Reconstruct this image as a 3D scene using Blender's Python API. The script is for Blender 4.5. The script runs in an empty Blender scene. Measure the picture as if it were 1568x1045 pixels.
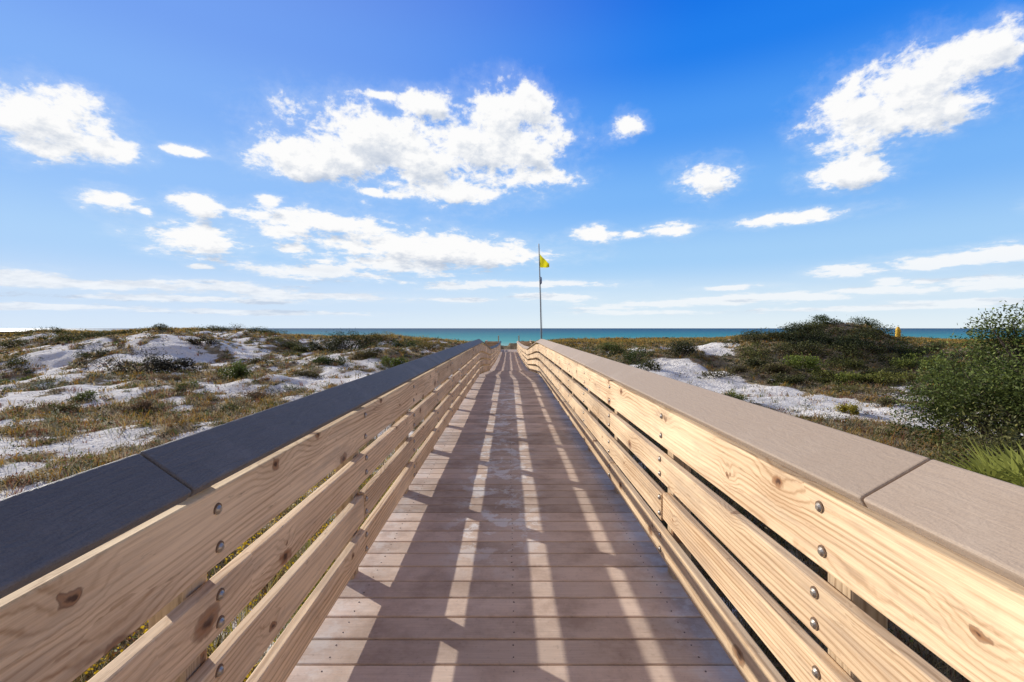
import bpy, bmesh, math
import numpy as np
rng=np.random.default_rng(7)
sc=bpy.context.scene
F=740.4; VX,VY=779.0,503.0; H=1.25

# ---------------------------------------------------------------- helpers
def link(o,parent=None):
    sc.collection.objects.link(o)
    if parent: o.parent=parent
    return o
def empty(name,loc=(0,0,0)):
    e=bpy.data.objects.new(name,None); e.location=loc; e.empty_display_size=.2
    return link(e)
def ss(a,b,x):
    t=np.clip((x-a)/(b-a),0,1); return t*t*(3-2*t)
def _hash(ix,iy,seed):
    n=(ix.astype(np.int64)*374761393+iy.astype(np.int64)*668265263+seed*1442695041)&0x7fffffff
    n=((n^(n>>13))*1274126177)&0x7fffffff
    n=(n^(n>>16))&0xffff
    return n/65535.0
def vnoise(x,y,seed=0):
    x=np.asarray(x,float); y=np.asarray(y,float)
    ix=np.floor(x); iy=np.floor(y); fx=x-ix; fy=y-iy
    fx=fx*fx*(3-2*fx); fy=fy*fy*(3-2*fy)
    a=_hash(ix,iy,seed); b=_hash(ix+1,iy,seed); c=_hash(ix,iy+1,seed); d=_hash(ix+1,iy+1,seed)
    return (a*(1-fx)+b*fx)*(1-fy)+(c*(1-fx)+d*fx)*fy
def fbm(x,y,o=4,seed=0):
    s=0;a=.5;t=0
    for i in range(o):
        s=s+a*vnoise(x,y,seed+i*17); t+=a; a*=.5; x=x*2.03+3.1; y=y*2.03+1.7
    return s/t

def np_mesh(name,V,Fc,col=None,mat=None,parent=None,smooth=False,attrs=None):
    V=np.asarray(V,np.float32); Fc=np.asarray(Fc,np.int32)
    me=bpy.data.meshes.new(name)
    k=Fc.shape[1]; n=len(Fc)
    me.vertices.add(len(V)); me.vertices.foreach_set('co',V.ravel())
    me.loops.add(n*k); me.loops.foreach_set('vertex_index',Fc.ravel())
    me.polygons.add(n); me.polygons.foreach_set('loop_start',np.arange(0,n*k,k,dtype=np.int32))
    if smooth: me.polygons.foreach_set('use_smooth',np.ones(n,bool))
    me.update(calc_edges=True)
    if col is not None:
        a=me.attributes.new('Col','FLOAT_COLOR','POINT')
        c=np.ones((len(V),4),np.float32); c[:,:3]=col; a.data.foreach_set('color',c.ravel())
    for kk,vv in (attrs or {}).items():
        a=me.attributes.new(kk,'FLOAT','POINT'); a.data.foreach_set('value',np.asarray(vv,np.float32))
    o=bpy.data.objects.new(name,me)
    if mat: me.materials.append(mat)
    return link(o,parent)

class Acc:
    def __init__(s): s.v=[];s.f=[];s.r=[]
    def prism(s,sec,y0,y1,dz0=0.,dz1=0.,r=None):
        if r is None: r=float(rng.random())
        n=len(sec); b=len(s.v)
        for (x,z) in sec: s.v.append((x,y0,z+dz0)); s.r.append(r)
        for (x,z) in sec: s.v.append((x,y1,z+dz1)); s.r.append(r)
        s.f.append(list(range(b,b+n))); s.f.append(list(range(b+2*n-1,b+n-1,-1)))
        for i in range(n):
            j=(i+1)%n; s.f.append([b+i,b+j,b+n+j,b+n+i])
    def box(s,x0,x1,y0,y1,z0,z1,dz0=0.,dz1=0.,r=None):
        s.prism([(x0,z0),(x1,z0),(x1,z1),(x0,z1)],y0,y1,dz0,dz1,r)
    def cyl(s,p,q,ra,rb=None,n=10,r=None):
        rb=ra if rb is None else rb
        if r is None: r=float(rng.random())
        p=np.array(p,float);q=np.array(q,float);d=q-p;d/=np.linalg.norm(d)
        u=np.cross(d,[0,0,1.]) 
        if np.linalg.norm(u)<.01:u=np.cross(d,[1.,0,0])
        u/=np.linalg.norm(u);w=np.cross(d,u);b=len(s.v)
        for c,rr in((p,ra),(q,rb)):
            for i in range(n):
                a=2*math.pi*i/n; s.v.append(tuple(c+rr*(u*math.cos(a)+w*math.sin(a)))); s.r.append(r)
        s.f.append(list(range(b,b+n)));s.f.append(list(range(b+2*n-1,b+n-1,-1)))
        for i in range(n):
            j=(i+1)%n; s.f.append([b+i,b+j,b+n+j,b+n+i])
    def make(s,name,mat,parent=None,bevel=0,seg=2,smooth=False):
        me=bpy.data.meshes.new(name); me.from_pydata(s.v,[],s.f)
        a=me.attributes.new('rnd','FLOAT','POINT'); a.data.foreach_set('value',np.array(s.r,np.float32))
        bm=bmesh.new(); bm.from_mesh(me); bmesh.ops.recalc_face_normals(bm,faces=bm.faces); bm.to_mesh(me); bm.free()
        me.materials.append(mat)
        if smooth:
            for p in me.polygons:p.use_smooth=True
        o=bpy.data.objects.new(name,me); link(o,parent)
        if bevel:
            m=o.modifiers.new('bevel','BEVEL'); m.width=bevel; m.segments=seg; m.limit_method='ANGLE'
        return o

# ---------------------------------------------------------------- node helper
class NT:
    def __init__(s,tree): s.t=tree; s.n=tree.nodes; s.l=tree.links
    def new(s,typ,**kw):
        nd=s.n.new(typ)
        for k,v in kw.items(): setattr(nd,k,v)
        return nd
    def put(s,sock,val):
        if isinstance(val,bpy.types.NodeSocket): s.l.new(val,sock)
        elif val is not None: sock.default_value=val
    def math(s,op,a,b=None,c=None,clamp=False):
        nd=s.new('ShaderNodeMath',operation=op); nd.use_clamp=clamp
        s.put(nd.inputs[0],a); s.put(nd.inputs[1],b); s.put(nd.inputs[2],c); return nd.outputs[0]
    def vec(s,op,a,b=None,out=0):
        nd=s.new('ShaderNodeVectorMath',operation=op)
        s.put(nd.inputs[0],a); s.put(nd.inputs[1],b); return nd.outputs[out]
    def scale(s,v,f):
        nd=s.new('ShaderNodeVectorMath',operation='SCALE'); s.put(nd.inputs[0],v); s.put(nd.inputs['Scale'],f); return nd.outputs[0]
    def sm(s,v,a,b,x=0.,y=1.):
        nd=s.new('ShaderNodeMapRange',interpolation_type='SMOOTHSTEP')
        s.put(nd.inputs[0],v);s.put(nd.inputs[1],a);s.put(nd.inputs[2],b);s.put(nd.inputs[3],x);s.put(nd.inputs[4],y);return nd.outputs[0]
    def lin(s,v,a,b,x=0.,y=1.):
        nd=s.new('ShaderNodeMapRange')
        s.put(nd.inputs[0],v);s.put(nd.inputs[1],a);s.put(nd.inputs[2],b);s.put(nd.inputs[3],x);s.put(nd.inputs[4],y);return nd.outputs[0]
    def noise(s,v,scale,detail=4,rough=.5,dist=0.,out=0,dim='3D'):
        nd=s.new('ShaderNodeTexNoise',noise_dimensions=dim)
        s.put(nd.inputs['Vector'],v);nd.inputs['Scale'].default_value=scale;nd.inputs['Detail'].default_value=detail
        nd.inputs['Roughness'].default_value=rough;nd.inputs['Distortion'].default_value=dist
        return nd.outputs[out]
    def mix(s,f,a,b,blend='MIX'):
        nd=s.new('ShaderNodeMix',data_type='RGBA',blend_type=blend)
        s.put(nd.inputs[0],f);s.put(nd.inputs[6],a if isinstance(a,bpy.types.NodeSocket) else (*a,1)[:4] );s.put(nd.inputs[7],b if isinstance(b,bpy.types.NodeSocket) else (*b,1)[:4]);return nd.outputs[2]
    def comb(s,x,y,z=0.):
        nd=s.new('ShaderNodeCombineXYZ');s.put(nd.inputs[0],x);s.put(nd.inputs[1],y);s.put(nd.inputs[2],z);return nd.outputs[0]
    def sep(s,v):
        nd=s.new('ShaderNodeSeparateXYZ');s.put(nd.inputs[0],v);return nd.outputs
def material(name):
    m=bpy.data.materials.new(name); m.use_nodes=True; m.node_tree.nodes.clear()
    T=NT(m.node_tree); out=T.new('ShaderNodeOutputMaterial'); p=T.new('ShaderNodeBsdfPrincipled')
    T.l.new(p.outputs[0],out.inputs[0]); return m,T,p,out
def bump(T,p,h,st,dist=.01):
    b=T.new('ShaderNodeBump'); b.inputs['Strength'].default_value=st; b.inputs['Distance'].default_value=dist
    T.l.new(h,b.inputs['Height']); T.l.new(b.outputs[0],p.inputs['Normal'])

# ---------------------------------------------------------------- materials
def wood(name,light,dark,knotc,axis='y'):
    m,T,p,_=material(name)
    g=T.new('ShaderNodeNewGeometry').outputs['Position']
    r=T.new('ShaderNodeAttribute',attribute_name='rnd').outputs['Fac']
    off=T.vec('MULTIPLY',T.comb(r,r,r),(37.,91.,53.))
    q=T.vec('ADD',g,off); x,y,z=T.sep(q)
    L,A=(y,z) if axis=='y' else (z,y)
    kn=T.new('ShaderNodeTexVoronoi',voronoi_dimensions='2D'); kn.inputs['Scale'].default_value=4.6
    wob=T.math('MULTIPLY',T.math('SUBTRACT',T.noise(q,26,2),.5),.035)
    T.l.new(T.comb(T.math('ADD',T.math('MULTIPLY',L,.66),wob),T.math('SUBTRACT',T.math('MULTIPLY',A,1.1),wob)),kn.inputs['Vector'])
    kc=T.sep(kn.outputs['Color'])
    keep=T.math('GREATER_THAN',kc[0],.50)
    rad=T.math('ADD',.26,T.math('MULTIPLY',T.math('MULTIPLY',kc[1],kc[1]),.75))
    dn=T.math('DIVIDE',T.math('ADD',kn.outputs['Distance'],T.math('MULTIPLY',T.math('SUBTRACT',T.noise(q,70,3,.6),.5),.04)),rad)
    core=T.math('MULTIPLY',T.sm(dn,.10,.03),keep)
    body=T.math('MULTIPLY',T.sm(dn,.19,.10),keep)
    rim=T.math('MULTIPLY',T.math('MULTIPLY',T.sm(dn,.20,.155),T.sm(dn,.10,.155)),T.math('MULTIPLY',keep,kc[2]))
    halo=T.math('MULTIPLY',T.sm(dn,1.0,.05),keep)
    warp=T.noise(T.comb(x,T.math('MULTIPLY',L,.10),A),5,2,.5)
    warp2=T.noise(T.comb(x,T.math('MULTIPLY',L,.35),A),12,3,.6)
    ringc=T.math('ADD',T.math('MULTIPLY',T.math('ADD',T.math('ADD',A,T.math('MULTIPLY',x,.7)),T.math('MULTIPLY',halo,.035)),320.),T.math('ADD',T.math('MULTIPLY',warp,46.),T.math('MULTIPLY',warp2,5.)))
    ring=T.math('ADD',T.math('MULTIPLY',T.math('SINE',ringc),.5),.5)
    ring=T.math('POWER',ring,3.)
    fine=T.noise(T.comb(T.math('MULTIPLY',x,200.),T.math('MULTIPLY',L,3.),T.math('MULTIPLY',A,260.)),1.,4,.65)
    fine2=T.noise(T.comb(T.math('MULTIPLY',x,60.),T.math('MULTIPLY',L,.8),T.math('MULTIPLY',A,70.)),1.,3,.6)
    big=T.noise(T.vec('MULTIPLY',q,(2.,1.,4.)),1.3,4)
    rs=T.sm(big,.35,.62,.22,.50)
    f=T.math('ADD',T.math('MULTIPLY',ring,rs),T.math('MULTIPLY',T.math('SUBTRACT',fine,.35),.9))
    f=T.math('ADD',f,T.math('MULTIPLY',T.math('SUBTRACT',fine2,.46),1.2))
    f=T.math('ADD',f,T.math('MULTIPLY',T.math('SUBTRACT',big,.48),1.2),clamp=True)
    c=T.mix(f,light,dark)
    c=T.mix(T.math('MULTIPLY',halo,.20),c,tuple(v*.9 for v in dark))
    c=T.mix(T.math('MULTIPLY',body,.8),c,(.27,.12,.05))
    c=T.mix(T.math('MULTIPLY',rim,.65),c,(.12,.05,.025))
    c=T.mix(T.math('MULTIPLY',core,.85),c,knotc)
    c=T.scale(c,T.math('ADD',.80,T.math('MULTIPLY',r,.36)))
    st=T.sm(T.noise(T.vec('MULTIPLY',q,(3.,.9,6.)),2.2,5,.65),.47,.70)
    c=T.mix(T.math('MULTIPLY',st,.45),c,(.38,.285,.205))
    sk_=T.sm(T.noise(T.comb(T.math('MULTIPLY',x,30.),T.math('MULTIPLY',L,7.),T.math('MULTIPLY',A,55.)),1.,4,.75),.60,.72)
    c=T.mix(T.math('MULTIPLY',sk_,.5),c,(.22,.13,.07))
    T.l.new(c,p.inputs['Base Color']); p.inputs['Roughness'].default_value=.75
    p.inputs['Specular IOR Level'].default_value=.2
    bump(T,p,T.math('ADD',fine,T.math('MULTIPLY',fine2,1.5)),.55,.002)
    return m
M_rail=wood('pine_rail',(.86,.645,.41),(.42,.255,.135),(.05,.025,.018))
M_post=wood('pine_post',(.60,.46,.30),(.32,.22,.13),(.08,.04,.02),'z')

def deckmat():
    m,T,p,_=material('composite_deck')
    g=T.new('ShaderNodeNewGeometry').outputs['Position']
    r=T.new('ShaderNodeAttribute',attribute_name='rnd').outputs['Fac']
    q=T.vec('ADD',g,T.vec('MULTIPLY',T.comb(r,r,r),(31.,0.,17.)))
    fine=T.noise(T.vec('MULTIPLY',q,(6.,180.,180.)),1.,4,.65)
    blot=T.noise(q,2.6,6,.68)
    dust=T.sm(T.noise(g,5.,7,.72,.3),.50,.58)
    spk=T.sm(T.noise(g,45.,4,.7),.58,.68)
    c=T.mix(fine,(.49,.375,.295),(.79,.64,.53))
    c=T.mix(T.math('MULTIPLY',T.sm(blot,.42,.68),.65),c,(.33,.235,.18))
    c=T.mix(T.math('MULTIPLY',spk,.25),c,(.22,.16,.13))
    x,y,z=T.sep(g)
    mid=T.sm(T.math('ABSOLUTE',T.math('ADD',x,.08)),.42,.12)
    yy=T.math('MULTIPLY',T.sm(y,2.2,3.2),T.sm(y,13.,9.))
    c=T.mix(T.math('MULTIPLY',T.math('MULTIPLY',dust,yy),T.math('MULTIPLY',mid,.75)),c,(.80,.80,.80))
    edge=T.math('MULTIPLY',T.sm(T.math('ABSOLUTE',x),.5,.78),T.sm(T.noise(g,9.,5,.7),.45,.62))
    c=T.mix(T.math('MULTIPLY',edge,.45),c,(.74,.70,.64))
    c=T.scale(c,T.math('ADD',.74,T.math('MULTIPLY',r,.42)))
    T.l.new(c,p.inputs['Base Color'])
    T.put(p.inputs['Roughness'],T.lin(blot,.3,.7,.6,.85)); p.inputs['Specular IOR Level'].default_value=.12
    bump(T,p,fine,.5,.002)
    return m
M_deck=deckmat()
def capmat(name,ca,cb,cs,ch,bs,grain):
    m,T,p,_=material(name)
    g=T.new('ShaderNodeNewGeometry').outputs['Position']
    r=T.new('ShaderNodeAttribute',attribute_name='rnd').outputs['Fac']
    w=T.noise(T.vec('MULTIPLY',g,(40.,grain,40.)),1.,3,.6,2.2)
    w2=T.noise(T.vec('MULTIPLY',g,(110.,grain*.5,110.)),1.,3,.6,.5)
    sp=T.noise(g,230,3,.7)
    c=T.mix(w,ca,cb)
    c=T.mix(T.math('MULTIPLY',T.sm(sp,.4,.7),.5),c,cs)
    c=T.mix(T.math('MULTIPLY',T.sm(T.noise(g,3.,5,.6),.5,.7),.35),c,ch)
    c=T.scale(c,T.math('ADD',.88,T.math('MULTIPLY',r,.2)))
    T.l.new(c,p.inputs['Base Color']); p.inputs['Roughness'].default_value=.6; p.inputs['Specular IOR Level'].default_value=.22
    bump(T,p,T.math('ADD',T.math('ADD',T.math('MULTIPLY',w,1.2),T.math('MULTIPLY',w2,.6)),T.math('MULTIPLY',sp,.2)),bs,.004)
    return m
M_capR=capmat('composite_cap_tan',(.43,.325,.24),(.48,.375,.285),(.33,.255,.195),(.53,.43,.34),.35,9.)
M_capL=capmat('composite_cap_shaded',(.13,.125,.125),(.22,.205,.20),(.095,.092,.094),(.28,.26,.25),1.,5.)  # same composite as the right cap, its shade put into the darker colour
def metal(name,c,ro=.35):
    m,T,p,_=material(name)
    g=T.new('ShaderNodeNewGeometry').outputs['Position']
    n=T.noise(g,90,3)
    T.l.new(T.mix(n,c,tuple(v*.6 for v in c)),p.inputs['Base Color']); p.inputs['Metallic'].default_value=.9; p.inputs['Roughness'].default_value=ro
    return m
M_bolt=metal('galvanised_bolt',(.56,.50,.42),.45); M_pole=metal('pole_metal',(.32,.33,.35),.5)
def plain(name,c,c2=None,ro=.6,sc_=20):
    m,T,p,_=material(name)
    g=T.new('ShaderNodeNewGeometry').outputs['Position']
    T.l.new(T.mix(T.noise(g,sc_,4,.6),c,c2 or tuple(v*.75 for v in c)),p.inputs['Base Color']); p.inputs['Roughness'].default_value=ro
    return m
def foliage(name,trans=.25,ro=.6):
    m,T,p,out=material(name)
    a=T.new('ShaderNodeAttribute',attribute_name='Col').outputs['Color']
    T.l.new(a,p.inputs['Base Color']); p.inputs['Roughness'].default_value=ro; p.inputs['Specular IOR Level'].default_value=.2
    tr=T.new('ShaderNodeBsdfTranslucent'); T.l.new(a,tr.inputs[0])
    mx=T.new('ShaderNodeMixShader'); mx.inputs[0].default_value=trans
    T.l.new(p.outputs[0],mx.inputs[1]);T.l.new(tr.outputs[0],mx.inputs[2]);T.l.new(mx.outputs[0],out.inputs[0])
    return m
M_fol=foliage('foliage',.3); M_grass=foliage('grass_blades',.35,.7)

# ---------------------------------------------------------------- boardwalk
pk_y=np.array([-5,13,20,28,36,46,60.]); pk_z=np.array([0,0,-.50,-.72,-.85,-.95,-.95])
def dz(y): return float(np.interp(y,pk_y,pk_z))
YEND=46.
bw=empty('wooden_boardwalk')
deck=Acc(); screws=Acc()
y=-1.6; pitch=.148
while y<YEND:
    r=float(rng.random())
    z=dz(y)+rng.normal(0,.0008)
    ex=rng.normal(0,.004)
    deck.box(-.90+ex,.94+ex,y,y+pitch-.010,-.032+z,z,0,dz(y+pitch)-dz(y),r)
    if y<6 and y>0.5:
        for sx in(-.68,.02,.72):
            for sy in(.035,.105):
                screws.cyl((sx+rng.normal(0,.004),y+sy,z-.001),(sx,y+sy,z+.0012),.003,n=8)
    y+=pitch
deck.make('deck_boards',M_deck,bw,.004,2)
screws.make('deck_screws',plain('screw_dark',(.14,.12,.11)),bw)
joist=Acc()
posts=Acc();rails=Acc();bolts=Acc();wash=Acc()
RZ=[(.655,.845),(.475,.608),(.280,.412),(.09,.220)]
PY=[1.2+1.25*i for i in range(-2,36)]
for x in(-.80,0.02,.82):
    for a,b in zip(PY[:-1],PY[1:]): joist.box(x-.019,x+.019,a,b,-.23,-.034,dz(a),dz(b))
for s,xr in((-1,.73),(1,.775)):
    caps=Acc()
    f0,f1=s*xr,s*(xr+.038)
    jts={}
    for k,(z0,z1) in enumerate(RZ):
        i=0; first=True
        while i<len(PY)-1:
            flat=PY[i]<12
            step=({0:5,1:4,2:3,3:4}[k] if first else 4) if flat else 1
            j=min(i+step,len(PY)-1)
            if PY[j]>13.5 and flat: 
                j=next(q for q in range(len(PY)) if PY[q]>12.4); j=max(j,i+1)
            jt=rng.normal(0,.002)
            for q in range(i,j+1): jts[(k,q)]=jt
            a,b=sorted((f0,f1))
            rails.box(a+jt,b+jt,PY[i]+.0015,PY[j]-.0015,z0+jt*2,z1+jt*2,dz(PY[i]),dz(PY[j]))
            i=j; first=False
    for i,yp in enumerate(PY):
        d=dz(yp); a,b=sorted((s*(xr+.044),s*(xr+.133)))
        posts.box(a,b,yp-.045,yp+.045,-2.2,.885,d,d)
        for k,(z0,z1) in enumerate(RZ):
            hs=(z1-z0)*.27; zc=(z0+z1)/2
            if yp>15 and k>1: continue
            fx=f0+jts[(k,i)]
            for o in(-hs,hs):
                zz=zc+o+d+rng.normal(0,.004); yy=yp+rng.normal(0,.008)
                if abs(yy-yp)<.02 and k!=0: yy=yp+.022
                wash.cyl((fx+s*.004,yy,zz),(fx-s*.0012,yy,zz-.001),.0175,.0165,14)
                bolts.cyl((fx-s*.001,yy,zz),(fx-s*.004,yy,zz),.0125,.0118,12)
                bolts.cyl((fx-s*.004,yy,zz),(fx-s*.009,yy,zz),.0112,.006,12)
    if s<0: ix,ox=.689,.81
    else: ix,ox=.735,.883
    iz,oz=.895,.98
    L=math.hypot(ox-ix,oz-iz); nx,nz=-(oz-iz)/L,(ox-ix)/L
    t=.027
    sec=[(s*ix,iz),(s*ox,oz),(s*(ox-nx*t),oz-nz*t),(s*(ix-nx*t),iz-nz*t)]
    ys=[-1.6,1.06 if s<0 else 1.01]
    while ys[-1]<12: ys.append(ys[-1]+3.66)
    ys[-1]=13.2
    while ys[-1]<YEND: ys.append(ys[-1]+1.25)
    for a,b in zip(ys[:-1],ys[1:]):
        jz=rng.normal(0,.0012)
        caps.prism([(p_[0],p_[1]+jz) for p_ in sec],a+.002,b-.002,dz(a),dz(b))
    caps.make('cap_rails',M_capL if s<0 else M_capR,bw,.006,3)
posts.make('posts',M_post,bw,.004,1); rails.make('rails',M_rail,bw,.0045,2)
bolts.make('bolts',M_bolt,bw); wash.make('washers',plain('rusty_washer',(.26,.17,.11),(.12,.07,.04),.8,120),bw); joist.make('joists',M_post,bw)

# end landing platform
pl=empty('beach_landing'); pd=Acc();pr=Acc();pp=Acc();pc=Acc()
zb=dz(YEND); y=YEND
while y<50: pd.box(-2.2,2.2,y,y+.14,zb-.032,zb); y+=.148
for z0,z1 in RZ:
    for sx in(-1,1):
        a,b=sorted((sx*2.16,sx*2.2)); pr.box(a,b,YEND,50,z0+zb,z1+zb)
        a,b=sorted((sx*.84,sx*2.15)); pr.box(a,b,YEND,YEND+.04,z0+zb,z1+zb)
        a,b=sorted((sx*1.1,sx*2.15)); pr.box(a,b,49.96,50,z0+zb,z1+zb)
for sx in(-1,1):
    for yy in(46.06,48,49.9):
        a,b=sorted((sx*2.205,sx*2.3)); pp.box(a,b,yy-.045,yy+.045,-2.6,zb+.95)
    a,b=sorted((sx*1.0,sx*1.1)); pp.box(a,b,49.9,50,-2.6,zb+1.45)
    a,b=sorted((sx*2.12,sx*2.28)); pc.box(a,b,YEND,50,zb+.955,zb+.985)
    a,b=sorted((sx*.84,sx*2.11)); pc.box(a,b,YEND-.06,YEND+.1,zb+.93,zb+.96)
for i in range(10):
    pd.box(-1.05,1.05,50.0+i*.28,50.27+i*.28,zb-.17*(i+1),zb-.17*(i+1)+.035)
pd.make('deck',M_deck,pl);pr.make('rails',M_rail,pl);pp.make('posts',M_post,pl);pc.make('caps',M_capR,pl)

# ---------------------------------------------------------------- terrain
skx=np.array([-1500,-400,0,65,150,240,320,430,500,600,700,740,820,900,1000,1100,1180,1260,1370,1450,1568,2200,3500])
sky_=np.array([508,508,514,507,511,504,505,512,516,515,523,527,527,525,523,521,515,512,520,524,526,522,516])
skaz=np.arctan((skx-VX)/F)
def ground(x,y):
    x=np.asarray(x,float);y=np.asarray(y,float)
    az=np.arctan2(x,np.maximum(y,.5))
    YC=np.where(x<0,46.,38.)
    py=np.interp(az,skaz,sky_)
    zc=H-(py-VY)/F*YC-.16
    base=-.72+.05*np.sin(x*.3)
    rise=ss(9,44,y)
    h=base+(zc-base)*rise
    hum=(fbm(x*.16+5,y*.16,4,3)-.5)
    amp=.35+.9*ss(6,18,y)*(1-ss(36,46,y)*.75)
    h=h+hum*amp*np.where(x<0,1.15,.6)
    h=h+(fbm(x*.55+9,y*.55,3,23)-.5)*.5*ss(7,14,y)*(1-.5*ss(30,44,y))
    h=h+(fbm(x*.9,y*.9,3,9)-.5)*.22
    h=h+1.30*np.exp(-((x-15.2)/4.4)**2-((y-24.)/4.8)**2)
    h=h+.60*np.exp(-((x-18.6)/2.3)**2-((y-26)/3.)**2)
    h=h+.40*np.exp(-((x-9)/3.4)**2-((y-25)/4)**2)
    h=h+.5*np.exp(-((x+22)/6)**2-((y-27)/5)**2)
    d=ss(48,78,y); h=h*(1-d)+(-2.7)*d
    h=h-1.5*ss(78,120,y)-1.2*ss(115,150,y)-6*ss(150,500,y)
    c=np.exp(-(np.abs(x)/2.0)**4); dd=np.interp(y,pk_y,pk_z)-.55
    h=np.where(y<52,h*(1-c)+np.minimum(h,dd)*c,h)
    return h
def segd(x,y,a,b):
    a=np.array(a,float);b=np.array(b,float);d=b-a
    t=np.clip(((x-a[0])*d[0]+(y-a[1])*d[1])/(d@d),0,1)
    return np.hypot(x-a[0]-t*d[0],y-a[1]-t*d[1])
def veg(x,y):
    n=fbm(x*.42+11,y*.36,4,31)*.42+fbm(x*2.1,y*1.5,4,77)*.58
    b=np.where(x<0,.012+.035*ss(13,9,y),.11)
    b=b+.20*ss(33,42,y)
    b=b+.26*np.exp(-((x-16)/6)**2-((y-23.5)/6.5)**2)
    s=np.minimum(segd(x,y,(6.3,20),(7.6,13.4)),segd(x,y,(7.6,13.4),(10.5,9.3)))
    b=b-.40*ss(2.1,1.1,s)
    b=b-.26*ss(2.8,1.0,np.hypot(x-10.,(y-25)*.8))
    b=b+.08*ss(6,3,y)
    v=ss(.475,.545,n+b)
    return v*(1-ss(60,72,y))
def axis(lo,hi,dn,mid0,mid1,far,gro=1.06):
    a=list(np.arange(mid0,mid1,dn)); st=dn; v=a[-1]
    while v<hi: st=min(st*gro,far); v+=st; a.append(v)
    st=dn; v=a[0]; pre=[]
    while v>lo: st=min(st*gro,far); v-=st; pre.append(v)
    return np.array(pre[::-1]+a)
gx=axis(-12000,12000,.16,-22,24,1500,1.05); gy=axis(-3000,12000,.16,-1,32,1500,1.035)
X,Y=np.meshgrid(gx,gy); Z=ground(X,Y)
nx_,ny_=len(gx),len(gy)
idx=np.arange(nx_*ny_).reshape(ny_,nx_)
Fc=np.stack([idx[:-1,:-1],idx[:-1,1:],idx[1:,1:],idx[1:,:-1]],-1).reshape(-1,4)
m,T,p,_=material('dune_sand')
g=T.new('ShaderNodeNewGeometry').outputs['Position']
v=T.new('ShaderNodeAttribute',attribute_name='veg').outputs['Fac']
n1=T.noise(g,2.2,5,.7); n2=T.noise(g,11,5,.7); n3=T.noise(g,60,3,.7)
sand=T.mix(n2,(.97,.93,.87),(.76,.71,.65))
lit=T.mix(n3,(.38,.29,.18),(.14,.11,.065))
lit=T.mix(T.sm(n1,.4,.65),lit,(.42,.35,.23))
mk=T.sm(T.math('ADD',T.math('MULTIPLY',v,.52),T.math('MULTIPLY',T.math('ADD',n2,T.math('MULTIPLY',n3,.6)),.85)),.83,1.03)
c=T.mix(mk,sand,lit)
T.l.new(c,p.inputs['Base Color']);p.inputs['Roughness'].default_value=.95;p.inputs['Specular IOR Level'].default_value=.1
bump(T,p,T.math('ADD',T.math('MULTIPLY',n2,1.),T.math('MULTIPLY',n1,2.5)),.9,.08)
np_mesh('dune_ground',np.stack([X,Y,Z],-1).reshape(-1,3),Fc,None,m,None,True,{'veg':veg(X,Y).ravel()})

# sea
m,T,p,_=material('sea_water')
g=T.new('ShaderNodeNewGeometry').outputs['Position']; gx_,gy_,gz_=T.sep(g)
t=T.math('SUBTRACT',1.,T.math('DIVIDE',150.,T.math('MAXIMUM',gy_,100.)))
t=T.math('ADD',t,T.math('MULTIPLY',T.math('SUBTRACT',T.noise(T.vec('MULTIPLY',g,(.003,.015,1.)),1.,4,.6),.5),.2))
cr=T.new('ShaderNodeValToRGB'); T.l.new(t,cr.inputs[0]); e=cr.color_ramp.elements
e[0].position=.02;e[0].color=(.32,.56,.47,1); e[1].position=1.;e[1].color=(.005,.055,.14,1)
for po,co in((.3,(.08,.40,.37,1)),(.6,(.025,.26,.29,1)),(.85,(.010,.12,.20,1))):
    q=e.new(po);q.color=co
wv=T.noise(T.vec('MULTIPLY',g,(.12,.5,1.)),1.,5,.6)
T.l.new(T.mix(T.math('MULTIPLY',T.sm(wv,.45,.7),.2),cr.outputs[0],(.10,.36,.36)),p.inputs['Base Color'])
p.inputs['Roughness'].default_value=.5;p.inputs['Specular IOR Level'].default_value=.08
bump(T,p,wv,.5,.4)
sx=np.linspace(-110000,110000,13); sy=np.array([60.,150,400,1200,5000,20000,60000])
X,Y=np.meshgrid(sx,sy); idx=np.arange(X.size).reshape(X.shape)
Fc=np.stack([idx[:-1,:-1],idx[:-1,1:],idx[1:,1:],idx[1:,:-1]],-1).reshape(-1,4)
np_mesh('sea',np.stack([X,Y,np.full(X.shape,-4.5)],-1).reshape(-1,3),Fc,None,m)

# ---------------------------------------------------------------- vegetation
def blades(P,nb,h,spread,wid,col,lean=.5,cj=.25):
    n=len(P); N=n*nb
    P=np.repeat(P,nb,0);h=np.repeat(h,nb)*rng.uniform(.45,1.1,N);w=np.repeat(wid,nb)
    col=np.repeat(col,nb,0)*rng.uniform(1-cj,1+cj,(N,1)); sp=np.repeat(spread,nb)
    a=rng.uniform(0,2*np.pi,N); d=np.stack([np.cos(a),np.sin(a),np.zeros(N)],1)
    rr=sp*np.sqrt(rng.random(N)); b=rng.uniform(0,2*np.pi,N)
    base=P+np.stack([np.cos(b)*rr,np.sin(b)*rr,np.full(N,-.02)],1)
    le=rng.uniform(.1,lean,N)*h
    side=np.stack([-np.sin(a+.8),np.cos(a+.8),np.zeros(N)],1)*w[:,None]*.5
    mid=base+d*(le*.35)[:,None]+np.array([0,0,1.])*(h*.6)[:,None]
    tip=base+d*le[:,None]+np.array([0,0,1.])*h[:,None]
    V=np.stack([base-side,base+side,mid-side*.8,mid+side*.8,tip],1).reshape(-1,3)
    o=np.arange(N)[:,None,None]*5
    Fc=(np.array([[0,1,3],[0,3,2],[2,3,4]])[None]+o).reshape(-1,3)
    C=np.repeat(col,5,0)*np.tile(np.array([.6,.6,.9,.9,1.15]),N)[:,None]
    return V,Fc,C
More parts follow.
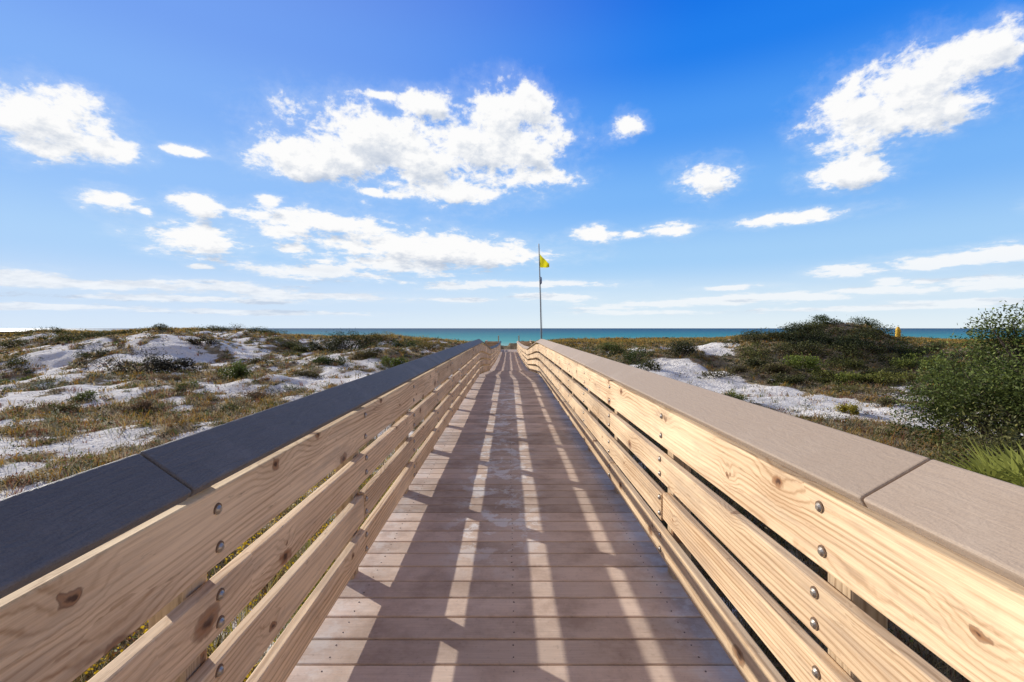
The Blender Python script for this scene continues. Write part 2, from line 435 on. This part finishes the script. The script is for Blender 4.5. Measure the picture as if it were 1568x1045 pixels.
def leaves(P,N,size,col,aspect=.45,up=.3):
    n=len(P)
    d=rng.normal(size=(n,3)); d[:,2]=d[:,2]*.7+up; d/=np.linalg.norm(d,axis=1)[:,None]
    if N is None: e=rng.normal(size=(n,3))
    else: e=N+rng.normal(size=(n,3))*.7
    s=np.cross(d,e); s/=np.linalg.norm(s,axis=1)[:,None]+1e-9
    L=(size*rng.uniform(.6,1.3,n))[:,None]
    V=np.stack([P,P+d*L*.5+s*L*aspect*.5,P+d*L,P+d*L*.5-s*L*aspect*.5],1).reshape(-1,3)
    Fc=np.arange(n*4).reshape(-1,4)
    return V,Fc,np.repeat(col,4,0)
def scatter(n,r0,r1,pw=.75,azm=58):
    az=np.radians(rng.uniform(-azm,azm,n)); r=r0+(r1-r0)*rng.random(n)**pw
    return r*np.sin(az),r*np.cos(az)
pal=np.array([(.50,.34,.12),(.54,.43,.25),(.16,.19,.05),(.24,.20,.08),(.28,.30,.21),(.30,.14,.08),(.48,.27,.04)])
def pick(n,pr): 
    pr=np.array(pr,float);pr/=pr.sum(); return pal[rng.choice(len(pal),n,p=pr)]
def mask(x,y,bias=0):
    v=veg(x,y)+bias
    return (rng.random(len(x))<v)&(np.abs(x)>1.25)
def grass(x,y,h,cw,name,nb=8):
    P=np.stack([x,y,ground(x,y)],1); n=len(P); R=np.hypot(x,y)
    col=pick(n,cw)
    crest=ss(32,40,y)[:,None]*.75; col=col*(1-crest)+np.array([.52,.33,.07])*crest
    V,Fc,C=blades(P,nb,h,rng.uniform(.05,.16,n),.003+.0007*R,col,1.1)
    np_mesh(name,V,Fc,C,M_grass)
x,y=scatter(72000,2.2,74); k=mask(x,y,.05); x,y=x[k],y[k]
grass(x,y,rng.uniform(.06,.22,len(x))*(1+.5*ss(30,42,y)),(4,4,2,3,1,3,4),'dune_grass')
x,y=scatter(26000,3.,17,1.); k=mask(x,y,.16); x,y=x[k],y[k]
grass(x,y,rng.uniform(.04,.15,len(x)),(2,3,2,4,1,5,1),'dune_grass',7)
x,y=scatter(30000,2.2,70,.85); k=mask(x,y,.05); x,y=x[k],y[k]
n=len(x); P=np.stack([x,y,ground(x,y)],1); R=np.hypot(x,y)
rad=rng.uniform(.06,.17,n)*(1+1.5*(rng.random(n)<.2)); nl=38
col=pick(n,(1,2,7,4,3,4,1)); col[rng.random(n)<.22]=(.045,.055,.02); green=(x>0)&(y>15); col[green]=col[green]*.35+np.array([.10,.125,.03])*.65
cc=np.repeat(P,nl,0); rr=np.repeat(rad,nl); d=rng.normal(size=(n*nl,3)); d/=np.linalg.norm(d,axis=1)[:,None]; d[:,2]=np.abs(d[:,2])
q=rng.random(n*nl)**.4
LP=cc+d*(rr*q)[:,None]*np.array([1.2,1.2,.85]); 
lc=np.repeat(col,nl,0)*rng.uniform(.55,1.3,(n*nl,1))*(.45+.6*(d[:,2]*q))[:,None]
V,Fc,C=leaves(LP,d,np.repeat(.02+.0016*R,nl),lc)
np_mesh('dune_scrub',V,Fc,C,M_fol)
x,y=scatter(80000,2.,32,.8); k=(rng.random(len(x))<veg(x,y)*.8+.13)&(np.abs(x)>1.)
x,y=x[k],y[k]; n=len(x); P=np.stack([x,y,ground(x,y)+.01],1)
V,Fc,C=leaves(P,np.tile([0,0,1.],(n,1)),.02+.0025*np.hypot(x,y),pick(n,(2,2,1,3,1,3,1))*.6,.3,0.)
np_mesh('dune_litter',V,Fc,C,M_fol)

M_bark=plain('bark',(.16,.12,.09),(.08,.06,.05),.9,30)
def shrub(name,cx,cy,rx,ry,hz,nl,size,colA,colB,lobes=9,zoff=0.,aspect=.45,seed=1,stems=6,lo=.12,hi=.66):
    r=np.random.default_rng(seed)
    gz=float(ground(np.array([cx]),np.array([cy]))[0])+zoff
    par=empty(name,(cx,cy,gz))
    lc=[]
    for i in range(lobes):
        a=r.uniform(0,2*np.pi); q=np.sqrt(r.random())*.72
        lc.append((np.cos(a)*q*rx,np.sin(a)*q*ry,hz*r.uniform(lo,hi)*(1-.45*q),r.uniform(.28,.5)))
    lc=np.array(lc)
    lc[:,2]+=ground(cx+lc[:,0],cy+lc[:,1])-gz
    pick_=r.integers(0,lobes,nl); c=lc[pick_]
    d=r.normal(size=(nl,3)); d/=np.linalg.norm(d,axis=1)[:,None]
    q=r.random(nl)**.35*(1+.28*(r.random(nl)<.12)*r.random(nl)*2)
    P=c[:,:3]+d*q[:,None]*c[:,3:4]*np.array([rx,ry,min(hz,max(rx,ry)*1.1)*.9]); 
    nn=fbm(P[:,0]*2.5/size*.05+P[:,2]*1.3,P[:,1]*2.5+P[:,2]*2.1,3,seed)
    gl=ground(cx+P[:,0],cy+P[:,1])-gz
    k=(nn>.40)&(P[:,2]>gl-.05); P=P[k]; d=d[k]; q=q[k]; gl=gl[k]; n=len(P)
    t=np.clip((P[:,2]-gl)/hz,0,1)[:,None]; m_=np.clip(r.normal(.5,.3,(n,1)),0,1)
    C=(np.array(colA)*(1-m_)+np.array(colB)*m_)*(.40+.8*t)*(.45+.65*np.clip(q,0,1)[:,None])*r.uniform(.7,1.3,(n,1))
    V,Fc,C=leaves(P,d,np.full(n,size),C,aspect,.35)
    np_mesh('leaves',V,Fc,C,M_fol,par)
    st=Acc()
    for i in range(min(lobes,stems)):
        b=np.array([r.normal(0,.08*rx),r.normal(0,.08*ry),-.1]); e=lc[i][:3]+np.array([0,0,.05*hz]); mid=(b+e)/2+r.normal(0,.06,3)*hz
        st.cyl(b,mid,.022*hz+.004,.013*hz+.003,6); st.cyl(mid,e,.013*hz+.003,.004,6)
        for _ in range(4):
            e2=e+r.normal(0,.22,3)*np.array([rx,ry,min(hz,rx)])*.6; st.cyl(mid,e2,.006*hz+.002,.002,5)
    st.make('branches',M_bark,par)
def at(px,Yd): return (px-VX)/F*Yd
DG=(.04,.055,.018);OL=(.16,.16,.045);GR=(.11,.165,.03);BR=(.14,.10,.06);DK=(.022,.030,.011);YL=(.30,.30,.06)
L=[
 (200,18,1.9,1.1,1.25,(.025,.025,.018),(.06,.055,.035)),(262,18.5,1.3,.8,.8,(.03,.03,.018),(.08,.07,.04)),
 (538,25,1.6,.9,1.6,(.03,.04,.015),(.10,.11,.035)),(495,27,1.1,.7,1.5,(.03,.035,.02),(.06,.07,.03)),(604,20,.65,.5,1.05,GR,(.25,.30,.05)),
 (358,16,.65,.5,.8,GR,(.2,.23,.06)),(650,34,1.8,.8,1.,OL,(.42,.29,.06)),(120,27,1.8,.8,.7,DG,OL),
 (60,33,2.2,1.,.8,DK,OL),(330,36,2.4,1.,.7,DK,OL),(430,31,1.6,.8,.6,DG,OL),(290,13,.4,.3,.33,GR,OL),(450,14,.7,.4,.35,(.18,.20,.12),(.30,.32,.22)),(70,14,.7,.5,.4,(.2,.23,.15),(.3,.32,.22)),(560,22,.8,.5,.5,OL,BR),
 (230,30,1.5,.8,.6,DK,OL),(30,21,.9,.6,.5,DG,OL),(400,22,.9,.6,.45,BR,OL),(130,12,.35,.3,.25,GR,OL),(20,16,.7,.5,.4,OL,GR),(310,25,.8,.5,.5,DK,BR),(170,40,2.,1.,.7,DG,OL),(580,35,1.6,1.,.7,OL,(.42,.29,.06)),
 (90,10.5,.4,.3,.22,BR,OL),(220,11,.5,.35,.25,BR,(.3,.18,.1)),(380,13,.6,.4,.3,BR,(.3,.18,.1)),(250,15,.8,.5,.3,BR,(.3,.18,.1)),(480,17,.8,.5,.35,BR,OL),
 (410,36,2.,1.,.7,DG,OL),(270,34,1.6,.8,.6,DK,OL),(140,22,1.,.6,.5,DG,OL),(510,20,.8,.5,.4,DG,GR),(350,11,.35,.3,.25,DG,OL),(10,27,1.4,.8,.6,DG,OL),(460,26,1.2,.7,.6,DK,OL),(575,30,1.2,.8,.9,DK,GR),(625,27,.9,.6,.7,DG,GR),
 (975,22,1.3,.9,1.0,DG,GR),(935,25,1.,.7,.8,GR,OL),(1045,22,1.2,.8,.8,(.03,.04,.018),(.09,.09,.03)),(1000,19,.8,.6,.6,DG,OL),
 (1215,23,1.8,1.2,.80,DK,(.07,.09,.025)),(1250,25.5,1.6,1.0,.7,DK,GR),(1325,26,1.3,.9,.75,DK,GR),
 (1290,22,2.0,1.1,.70,DK,(.10,.12,.035)),(1170,21,1.5,1.0,.65,DG,(.24,.24,.06)),(1235,18,.9,.6,.65,GR,(.30,.36,.05)),
 (1340,20,1.9,1.0,.7,DK,(.14,.15,.04)),(1410,19,1.6,1.0,.6,GR,(.28,.30,.06)),(1440,30,1.2,.8,.9,DG,OL),
 (1110,18,1.0,.6,.45,OL,BR),(1390,21,1.5,.9,.6,DK,GR),(1270,23.5,1.8,1.,.7,DK,OL),(1345,23,1.5,1.,.75,DK,OL),(1500,22,1.6,1.,.7,DG,OL),(1185,23,1.5,1.,.7,DK,OL),(1140,24,1.3,.9,.6,DG,OL),(1470,17,1.2,.8,.55,DG,BR),
 (1230,20,1.5,.9,.7,DK,OL),(1290,18.8,1.4,.8,.5,DG,(.22,.22,.05)),(1370,17,1.2,.7,.5,DK,OL),(1180,18,1.,.6,.4,OL,BR),(1320,21,1.6,.9,.6,DK,DG),(1255,21.5,1.5,.9,.6,DK,DG),
 (1350,16,1.1,.6,.45,YL,OL),(1420,16,1.2,.7,.5,OL,YL),(1450,18.5,1.3,.8,.6,YL,GR),(1265,16.8,1.,.6,.45,DG,YL),(1310,16.3,1.,.6,.45,GR,YL),(1210,16.5,.8,.5,.4,DK,OL),(1400,14.3,1.,.6,.4,BR,OL),(1480,14.5,1.1,.7,.5,DG,OL),(1155,19,1.,.7,.5,DK,OL),(1300,14.6,.8,.5,.35,BR,YL),
 (1300,11.0,.28,.25,.25,(.38,.34,.05),(.55,.44,.05)),(1130,12.5,.35,.3,.3,GR,(.3,.3,.08)),(1350,12,.5,.3,.25,OL,BR),(1440,11.5,.7,.5,.35,OL,BR),
]
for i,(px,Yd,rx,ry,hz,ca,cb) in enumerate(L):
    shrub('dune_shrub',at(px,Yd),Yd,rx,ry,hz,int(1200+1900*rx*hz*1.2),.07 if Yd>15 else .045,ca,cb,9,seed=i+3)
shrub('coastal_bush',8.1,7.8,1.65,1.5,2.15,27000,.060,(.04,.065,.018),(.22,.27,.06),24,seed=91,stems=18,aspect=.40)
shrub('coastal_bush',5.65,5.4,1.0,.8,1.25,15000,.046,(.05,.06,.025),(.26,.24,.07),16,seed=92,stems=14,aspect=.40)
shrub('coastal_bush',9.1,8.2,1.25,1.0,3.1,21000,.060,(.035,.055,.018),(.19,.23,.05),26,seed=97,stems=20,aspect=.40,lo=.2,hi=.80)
def palmetto(cx,cy,hh,seed):
    r=np.random.default_rng(seed); gz=float(ground(np.array([cx]),np.array([cy]))[0]); par=empty('saw_palmetto',(cx,cy,gz))
    V=[];Fc=[];C=[]
    for f in range(9):
        a=r.uniform(0,2*np.pi); tilt=r.uniform(.2,.8)
        ax=np.array([np.cos(a)*tilt,np.sin(a)*tilt,1.]);ax/=np.linalg.norm(ax)
        stem=ax*hh*r.uniform(.5,.8); sd=np.cross(ax,[0,0,1]);sd/=np.linalg.norm(sd)
        for i in range(16):
            th=(i/15-.5)*2.6+r.normal(0,.03); d=ax*np.cos(th)+sd*np.sin(th); Ln=hh*.55*(1-.25*abs(th)/1.3)
            nrm=np.cross(d,np.cross(ax,sd)); w=nrm/np.linalg.norm(nrm)*.014
            b=len(V); m1=stem+d*Ln*.5; tp=stem+d*Ln+np.array([0,0,-.12*Ln])
            V+= [stem,m1+w,tp,m1-w]; Fc.append([b,b+1,b+2,b+3]); cc=np.array([.30,.32,.07])*r.uniform(.6,1.4); C+=[cc]*4
        b=len(V); w=sd*.006; V+=[-w,w,stem+w,stem-w]; Fc.append([b,b+1,b+2,b+3]); C+=[np.array([.14,.16,.05])]*4
    np_mesh('fronds',np.array(V),np.array(Fc),np.array(C),M_fol,par)
palmetto(4.3,3.95,.88,3); palmetto(4.5,4.2,.92,4); palmetto(4.7,3.7,.85,5)
def nearplants(name,x0,x1,y0,y1,n,hmax,cols):
    x=rng.uniform(x0,x1,n);y=rng.uniform(y0,y1,n);P=np.stack([x,y,ground(x,y)],1)
    c=np.array(cols)[rng.integers(0,len(cols),n)]
    V,Fc,C=blades(P,16,rng.uniform(.12,hmax,n),rng.uniform(.03,.1,n),np.full(n,.006),c,.9)
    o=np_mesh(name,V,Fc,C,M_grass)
nearplants('beach_grass_clump',-1.7,-1.0,1.0,8.0,230,.62,[(.26,.28,.05),(.5,.42,.08),(.16,.2,.05),(.5,.4,.18)])
nearplants('beach_grass_clump',-4.8,-1.5,1.5,9.0,560,.30,[(.2,.2,.06),(.42,.34,.16),(.25,.2,.1),(.5,.42,.25)])
nearplants('beach_grass_clump',1.05,3.8,1.5,11.0,800,.34,[(.12,.13,.05),(.24,.18,.09),(.34,.28,.15)])
n=220;x=rng.uniform(-2.4,-1.05,n);y=rng.uniform(1.5,6.,n);P=np.stack([x,y,ground(x,y)+rng.uniform(.2,.6,n)],1)
nl=40;LP=np.repeat(P,nl,0)+rng.normal(0,.03,(n*nl,3))*np.array([1,1,1.8])
V,Fc,C=leaves(LP,None,np.full(n*nl,.016),np.array([.8,.56,.03])*rng.uniform(.6,1.1,(n*nl,1)),.8)
np_mesh('goldenrod_flowers',V,Fc,C,M_fol)

# ---------------------------------------------------------------- flag pole
YP=40.; bx=at(830,YP); tx=at(825,YP); fp=empty('flag_pole',(bx,YP,-1.2))
a=Acc(); top=np.array([tx-bx,0,9.35]); a.cyl((0,0,-.5),top*.5,.065,.05,14); a.cyl(top*.5,top,.05,.032,14); 
a.cyl(top,top+np.array([0,0,.1]),.06,.03,10)
a.cyl((0,0,0),(0,0,.25),.14,.14,12)
a.cyl((.09,0,.6),top+np.array([.05,0,-.05]),.008,.008,5)
a.make('pole',M_pole,fp)
def flag(name,ztop,hoist,fly,droop,col,taper):
    nu,nv=14,10;V=[];Fc=[]
    tc=top*(ztop/9.35)
    for j in range(nv+1):
        for i in range(nu+1):
            u=i/nu;v=j/nv
            x=.06+u*fly; z=ztop-v*hoist*(1-u*taper)-droop*u**.9
            yv=.10*math.sin(u*9+v*2)*u+.03*math.sin(v*7)
            V.append((tc[0]+x,yv,z));
    for j in range(nv):
        for i in range(nu):
            b=j*(nu+1)+i;Fc.append([b,b+1,b+nu+2,b+nu+1])
    m,T,p,out=material(name+'_cloth'); g=T.new('ShaderNodeNewGeometry').outputs['Position']
    c=T.mix(T.noise(g,3,3),col,tuple(q*.85 for q in col)); T.l.new(c,p.inputs['Base Color']);p.inputs['Roughness'].default_value=.7
    tr=T.new('ShaderNodeBsdfTranslucent');T.l.new(c,tr.inputs[0]);mx=T.new('ShaderNodeMixShader');mx.inputs[0].default_value=.45
    T.l.new(p.outputs[0],mx.inputs[1]);T.l.new(tr.outputs[0],mx.inputs[2]);T.l.new(mx.outputs[0],out.inputs[0])
    np_mesh(name,np.array(V),np.array(Fc),None,m,fp,True)
flag('yellow_flag',8.6,1.1,.78,.80,(.85,.76,.02),.72)
flag('furled_flag',6.75,.7,.12,.1,(.2,.22,.35),.3)

ym=empty('yellow_beach_marker',(at(1375,45),45,-.35)); a=Acc()
a.cyl((0,0,-1),(0,0,1.1),.07,.07,10);a.cyl((0,0,.75),(0,0,1.45),.21,.21,16);a.cyl((0,0,1.45),(0,0,1.75),.21,.08,16);a.cyl((0,0,.6),(0,0,.75),.1,.21,16)
a.make('post_and_barrel',plain('marker_yellow',(.85,.50,.03)),ym)
wf=empty('distant_wooden_fence',(-47,44,0.)); a=Acc()
for i in range(9):
    a.box(i*.9-4,i*.9-3.9,0,.1,-1,.95)
for z0 in(.25,.55,.83): a.box(-5,4,-.05,-.01,z0,z0+.12)
a.make('rails_and_posts',plain('grey_timber',(.15,.12,.10)),wf)

# ---------------------------------------------------------------- sky, sun
SEL=math.radians(20.9); sdir=np.array([-1,.8,0.]);sdir/=np.linalg.norm(sdir)
sd=np.array([sdir[0]*math.cos(SEL),sdir[1]*math.cos(SEL),math.sin(SEL)])
from mathutils import Vector
su=bpy.data.lights.new('sun','SUN'); su.energy=5.0; su.angle=math.radians(.5); su.color=(1.,.94,.84)
so=bpy.data.objects.new('sun',su); so.rotation_euler=Vector(sd).to_track_quat('Z','Y').to_euler(); so.location=(-20,16,15); link(so)

w=bpy.data.worlds.new('World'); sc.world=w; w.use_nodes=True; w.node_tree.nodes.clear(); T=NT(w.node_tree)
out=T.new('ShaderNodeOutputWorld')
sk=T.new('ShaderNodeTexSky'); sk.sky_type='NISHITA'; sk.sun_disc=False; sk.sun_elevation=SEL
sk.sun_rotation=math.atan2(sd[0],sd[1]); sk.air_density=1.0; sk.dust_density=0.; sk.ozone_density=3.
tc=T.new('ShaderNodeTexCoord').outputs['Generated']; X_,Y_,Z_=T.sep(tc)
te=T.math('DIVIDE',Z_,T.math('SQRT',T.math('ADD',T.math('ADD',T.math('MULTIPLY',X_,X_),T.math('MULTIPLY',Y_,Y_)),1e-5)))
cr=T.new('ShaderNodeValToRGB'); T.l.new(T.math('DIVIDE',te,1.6),cr.inputs[0]); e=cr.color_ramp.elements; cr.color_ramp.interpolation='EASE'
e[0].position=0;e[0].color=(.78,.88,.95,1); e[1].position=1.;e[1].color=(.08,.10,.20,1)
for po,co in((.03,(.66,.81,.95,1)),(.085,(.38,.64,.96,1)),(.16,(.20,.48,.96,1)),(.25,(.075,.33,.93,1)),(.34,(.012,.215,.87,1)),(.44,(.0,.155,.80,1)),(.62,(.04,.10,.34,1))):
    q=e.new(po);q.color=co
sunness=T.sm(T.vec('DOT_PRODUCT',tc,tuple(float(v) for v in sd),out=1),.40,1.05)
col=T.mix(T.math('MULTIPLY',sunness,.36),cr.outputs[0],(.50,.66,.96))
back_fill=T.math('MULTIPLY',T.sm(Y_,.15,-.5),T.sm(T.noise(tc,3.,5,.6),.3,.6))  # unseen warm haze behind the camera, added as ambient fill
col=T.mix(T.math('MULTIPLY',back_fill,.9),col,(.60,.49,.38))
nis=T.vec('MINIMUM',T.scale(sk.outputs[0],.12),(.7,.8,.95))
col=T.mix(.06,col,nis)
b1=T.new('ShaderNodeBackground'); T.l.new(col,b1.inputs[0]); b1.inputs[1].default_value=1.
T.l.new(b1.outputs[0],out.inputs[0])
try: w.cycles.sampling_method='MANUAL'; w.cycles.sample_map_resolution=256
except Exception: pass

# clouds : a thin sheet of cloud puffs on a far shell
CL=[(50,180,112,50),(20,160,60,40),(80,230,42,18),(180,230,48,20),(180,313,50,17),(230,330,12,6),(303,317,36,17),(412,312,22,9),(305,368,76,22),(270,360,40,14),
(560,215,114,56),(480,250,78,30),(455,265,44,15),(640,238,112,50),(655,160,62,23),(570,145,34,9),(772,178,60,48),(800,170,44,40),(800,225,68,46),(828,268,54,18),(700,297,86,20),(530,240,98,36),(710,225,60,40),
(955,196,25,20),(1075,272,40,26),(1400,132,130,54),(1325,190,82,44),(1480,95,84,40),(1300,170,70,38),(1430,165,85,34),(1290,268,64,22),
(1215,334,84,10),(910,357,32,12),(960,358,20,7),(1030,352,38,12),(510,343,124,18),(430,355,55,11),(650,380,165,22),(720,388,106,20),(500,416,118,13),(620,408,96,15),(455,380,28,9),
(150,437,190,8),(340,442,130,10),(20,425,90,14),(480,455,120,6),(250,458,220,5),(60,470,160,5),(380,478,200,4),(700,440,60,6),(780,436,140,6),(865,456,60,6),(700,460,60,4),(1480,395,112,13),(1550,384,50,13),(1296,415,50,10),(1362,432,30,8),
(1340,445,110,8),(1170,457,120,7),(1050,464,140,6),(1000,478,120,4),(1530,434,76,11),(1480,463,140,6),(1300,474,180,4),(1130,440,50,4),(1420,430,40,4),(930,472,60,3),(300,408,20,4),(560,294,22,6),(290,232,36,7),(1650,300,60,20),(1900,200,160,60),(2100,420,300,20)]
azs=np.radians(np.arange(-56,72,.15)); tes=np.arange(.008,.72,.0025)
A_,E_=np.meshgrid(azs,tes)
def field(A,E):
    wa=(fbm(A*7+3,E*14,3,201)-.5)*.05; we=(fbm(A*7+9,E*14+5,3,301)-.5)*.02*np.clip(E/.2,.15,1)
    A=A+wa;E=E+we; acc=np.zeros_like(A)
    for(px,py,rx,ry) in CL:
        u=(px-VX)/F; s=math.sqrt(1+u*u)
        d=np.hypot((A-math.atan(u))*F*(1+u*u)/rx,(E-(VY-py)/F/s)*F*s/ry)
        acc+=np.exp(-np.minimum(d,6)*7)
    return 1+np.log(acc+1e-18)/7
D=field(A_,E_); D2=field(A_-.014,E_+.026)
idx=np.arange(A_.size).reshape(A_.shape)
Fc=np.stack([idx[:-1,:-1],idx[:-1,1:],idx[1:,1:],idx[1:,:-1]],-1).reshape(-1,4)
keep=D.ravel()[Fc].max(1)>-1.2; Fc=Fc[keep]
used=np.unique(Fc); remap=np.full(A_.size,-1); remap[used]=np.arange(len(used)); Fc=remap[Fc]
Vd=np.stack([np.sin(A_),np.cos(A_),E_],-1).reshape(-1,3)[used]; Vd/=np.linalg.norm(Vd,axis=1)[:,None]
m,T,p,out=material('cloud_vapour'); T.n.remove(p)
g=T.vec('NORMALIZE',T.new('ShaderNodeNewGeometry').outputs['Position']); X_,Y_,Z_=T.sep(g)
az=T.math('ARCTAN2',X_,Y_); te=T.math('DIVIDE',Z_,T.math('SQRT',T.math('ADD',T.math('MULTIPLY',X_,X_),T.math('MULTIPLY',Y_,Y_))))
def co(a,t): return T.comb(a,T.math('MULTIPLY',T.math('LOGARITHM',T.math('ADD',t,.06),math.e),.55),0.)
d0=T.new('ShaderNodeAttribute',attribute_name='d0').outputs['Fac'];d1=T.new('ShaderNodeAttribute',attribute_name='d1').outputs['Fac']
def nzf(cv):
    return T.math('ADD',T.math('MULTIPLY',T.noise(cv,12.,7,.60,.2),.64),T.math('MULTIPLY',T.noise(cv,38.,5,.66,.2),.36))
N0=nzf(co(az,te)); N1=nzf(co(T.math('SUBTRACT',az,.010),T.math('ADD',te,.018)))
D0=T.math('ADD',d0,T.math('MULTIPLY',T.math('SUBTRACT',N0,.46),4.2))
D1=T.math('ADD',d1,T.math('MULTIPLY',T.math('SUBTRACT',N1,.46),4.2))
fe=T.sm(d0,-1.2,-.5)
alpha=T.math('ADD',T.math('MULTIPLY',T.sm(D0,.0,.58),.84),T.math('MULTIPLY',T.sm(D0,-.85,.5),.16))
alpha=T.math('MULTIPLY',alpha,fe)
alpha=T.math('MULTIPLY',alpha,T.lin(te,0.01,.14,.5,1.))
shade=T.math('ADD',T.math('MULTIPLY',T.math('SUBTRACT',D1,D0),.38),T.math('MULTIPLY',T.sm(D1,.3,1.5),.62),clamp=True)
low=T.math('MULTIPLY',T.sm(te,.16,.05),T.math('MULTIPLY',T.sm(az,.2,-.5),.55))
shade=T.math('ADD',shade,T.math('MULTIPLY',low,T.sm(N1,.4,.6)),clamp=True)
cc=T.mix(shade,(.98,.98,.98),(.53,.60,.72))
em=T.new('ShaderNodeEmission'); T.l.new(cc,em.inputs[0]); tr=T.new('ShaderNodeBsdfTransparent')
mx=T.new('ShaderNodeMixShader'); T.l.new(alpha,mx.inputs[0]);T.l.new(tr.outputs[0],mx.inputs[1]);T.l.new(em.outputs[0],mx.inputs[2]);T.l.new(mx.outputs[0],out.inputs[0])
try: m.cycles.emission_sampling='NONE'
except Exception: pass
np_mesh('clouds',Vd*60000,Fc,None,m,None,True,{'d0':D.ravel()[used],'d1':D2.ravel()[used]})

# ---------------------------------------------------------------- camera
cd=bpy.data.cameras.new('camera'); cd.lens=17; cd.sensor_width=36; cd.sensor_fit='HORIZONTAL'; cd.clip_start=.02; cd.clip_end=250000
cd.shift_x=5/1568; cd.shift_y=-19.5/1568
co_=bpy.data.objects.new('camera',cd); co_.location=(0,0,H); co_.rotation_euler=(math.radians(90),0,0); link(co_); sc.camera=co_
sc.view_settings.view_transform='Standard'; sc.view_settings.look='None'; sc.view_settings.exposure=0
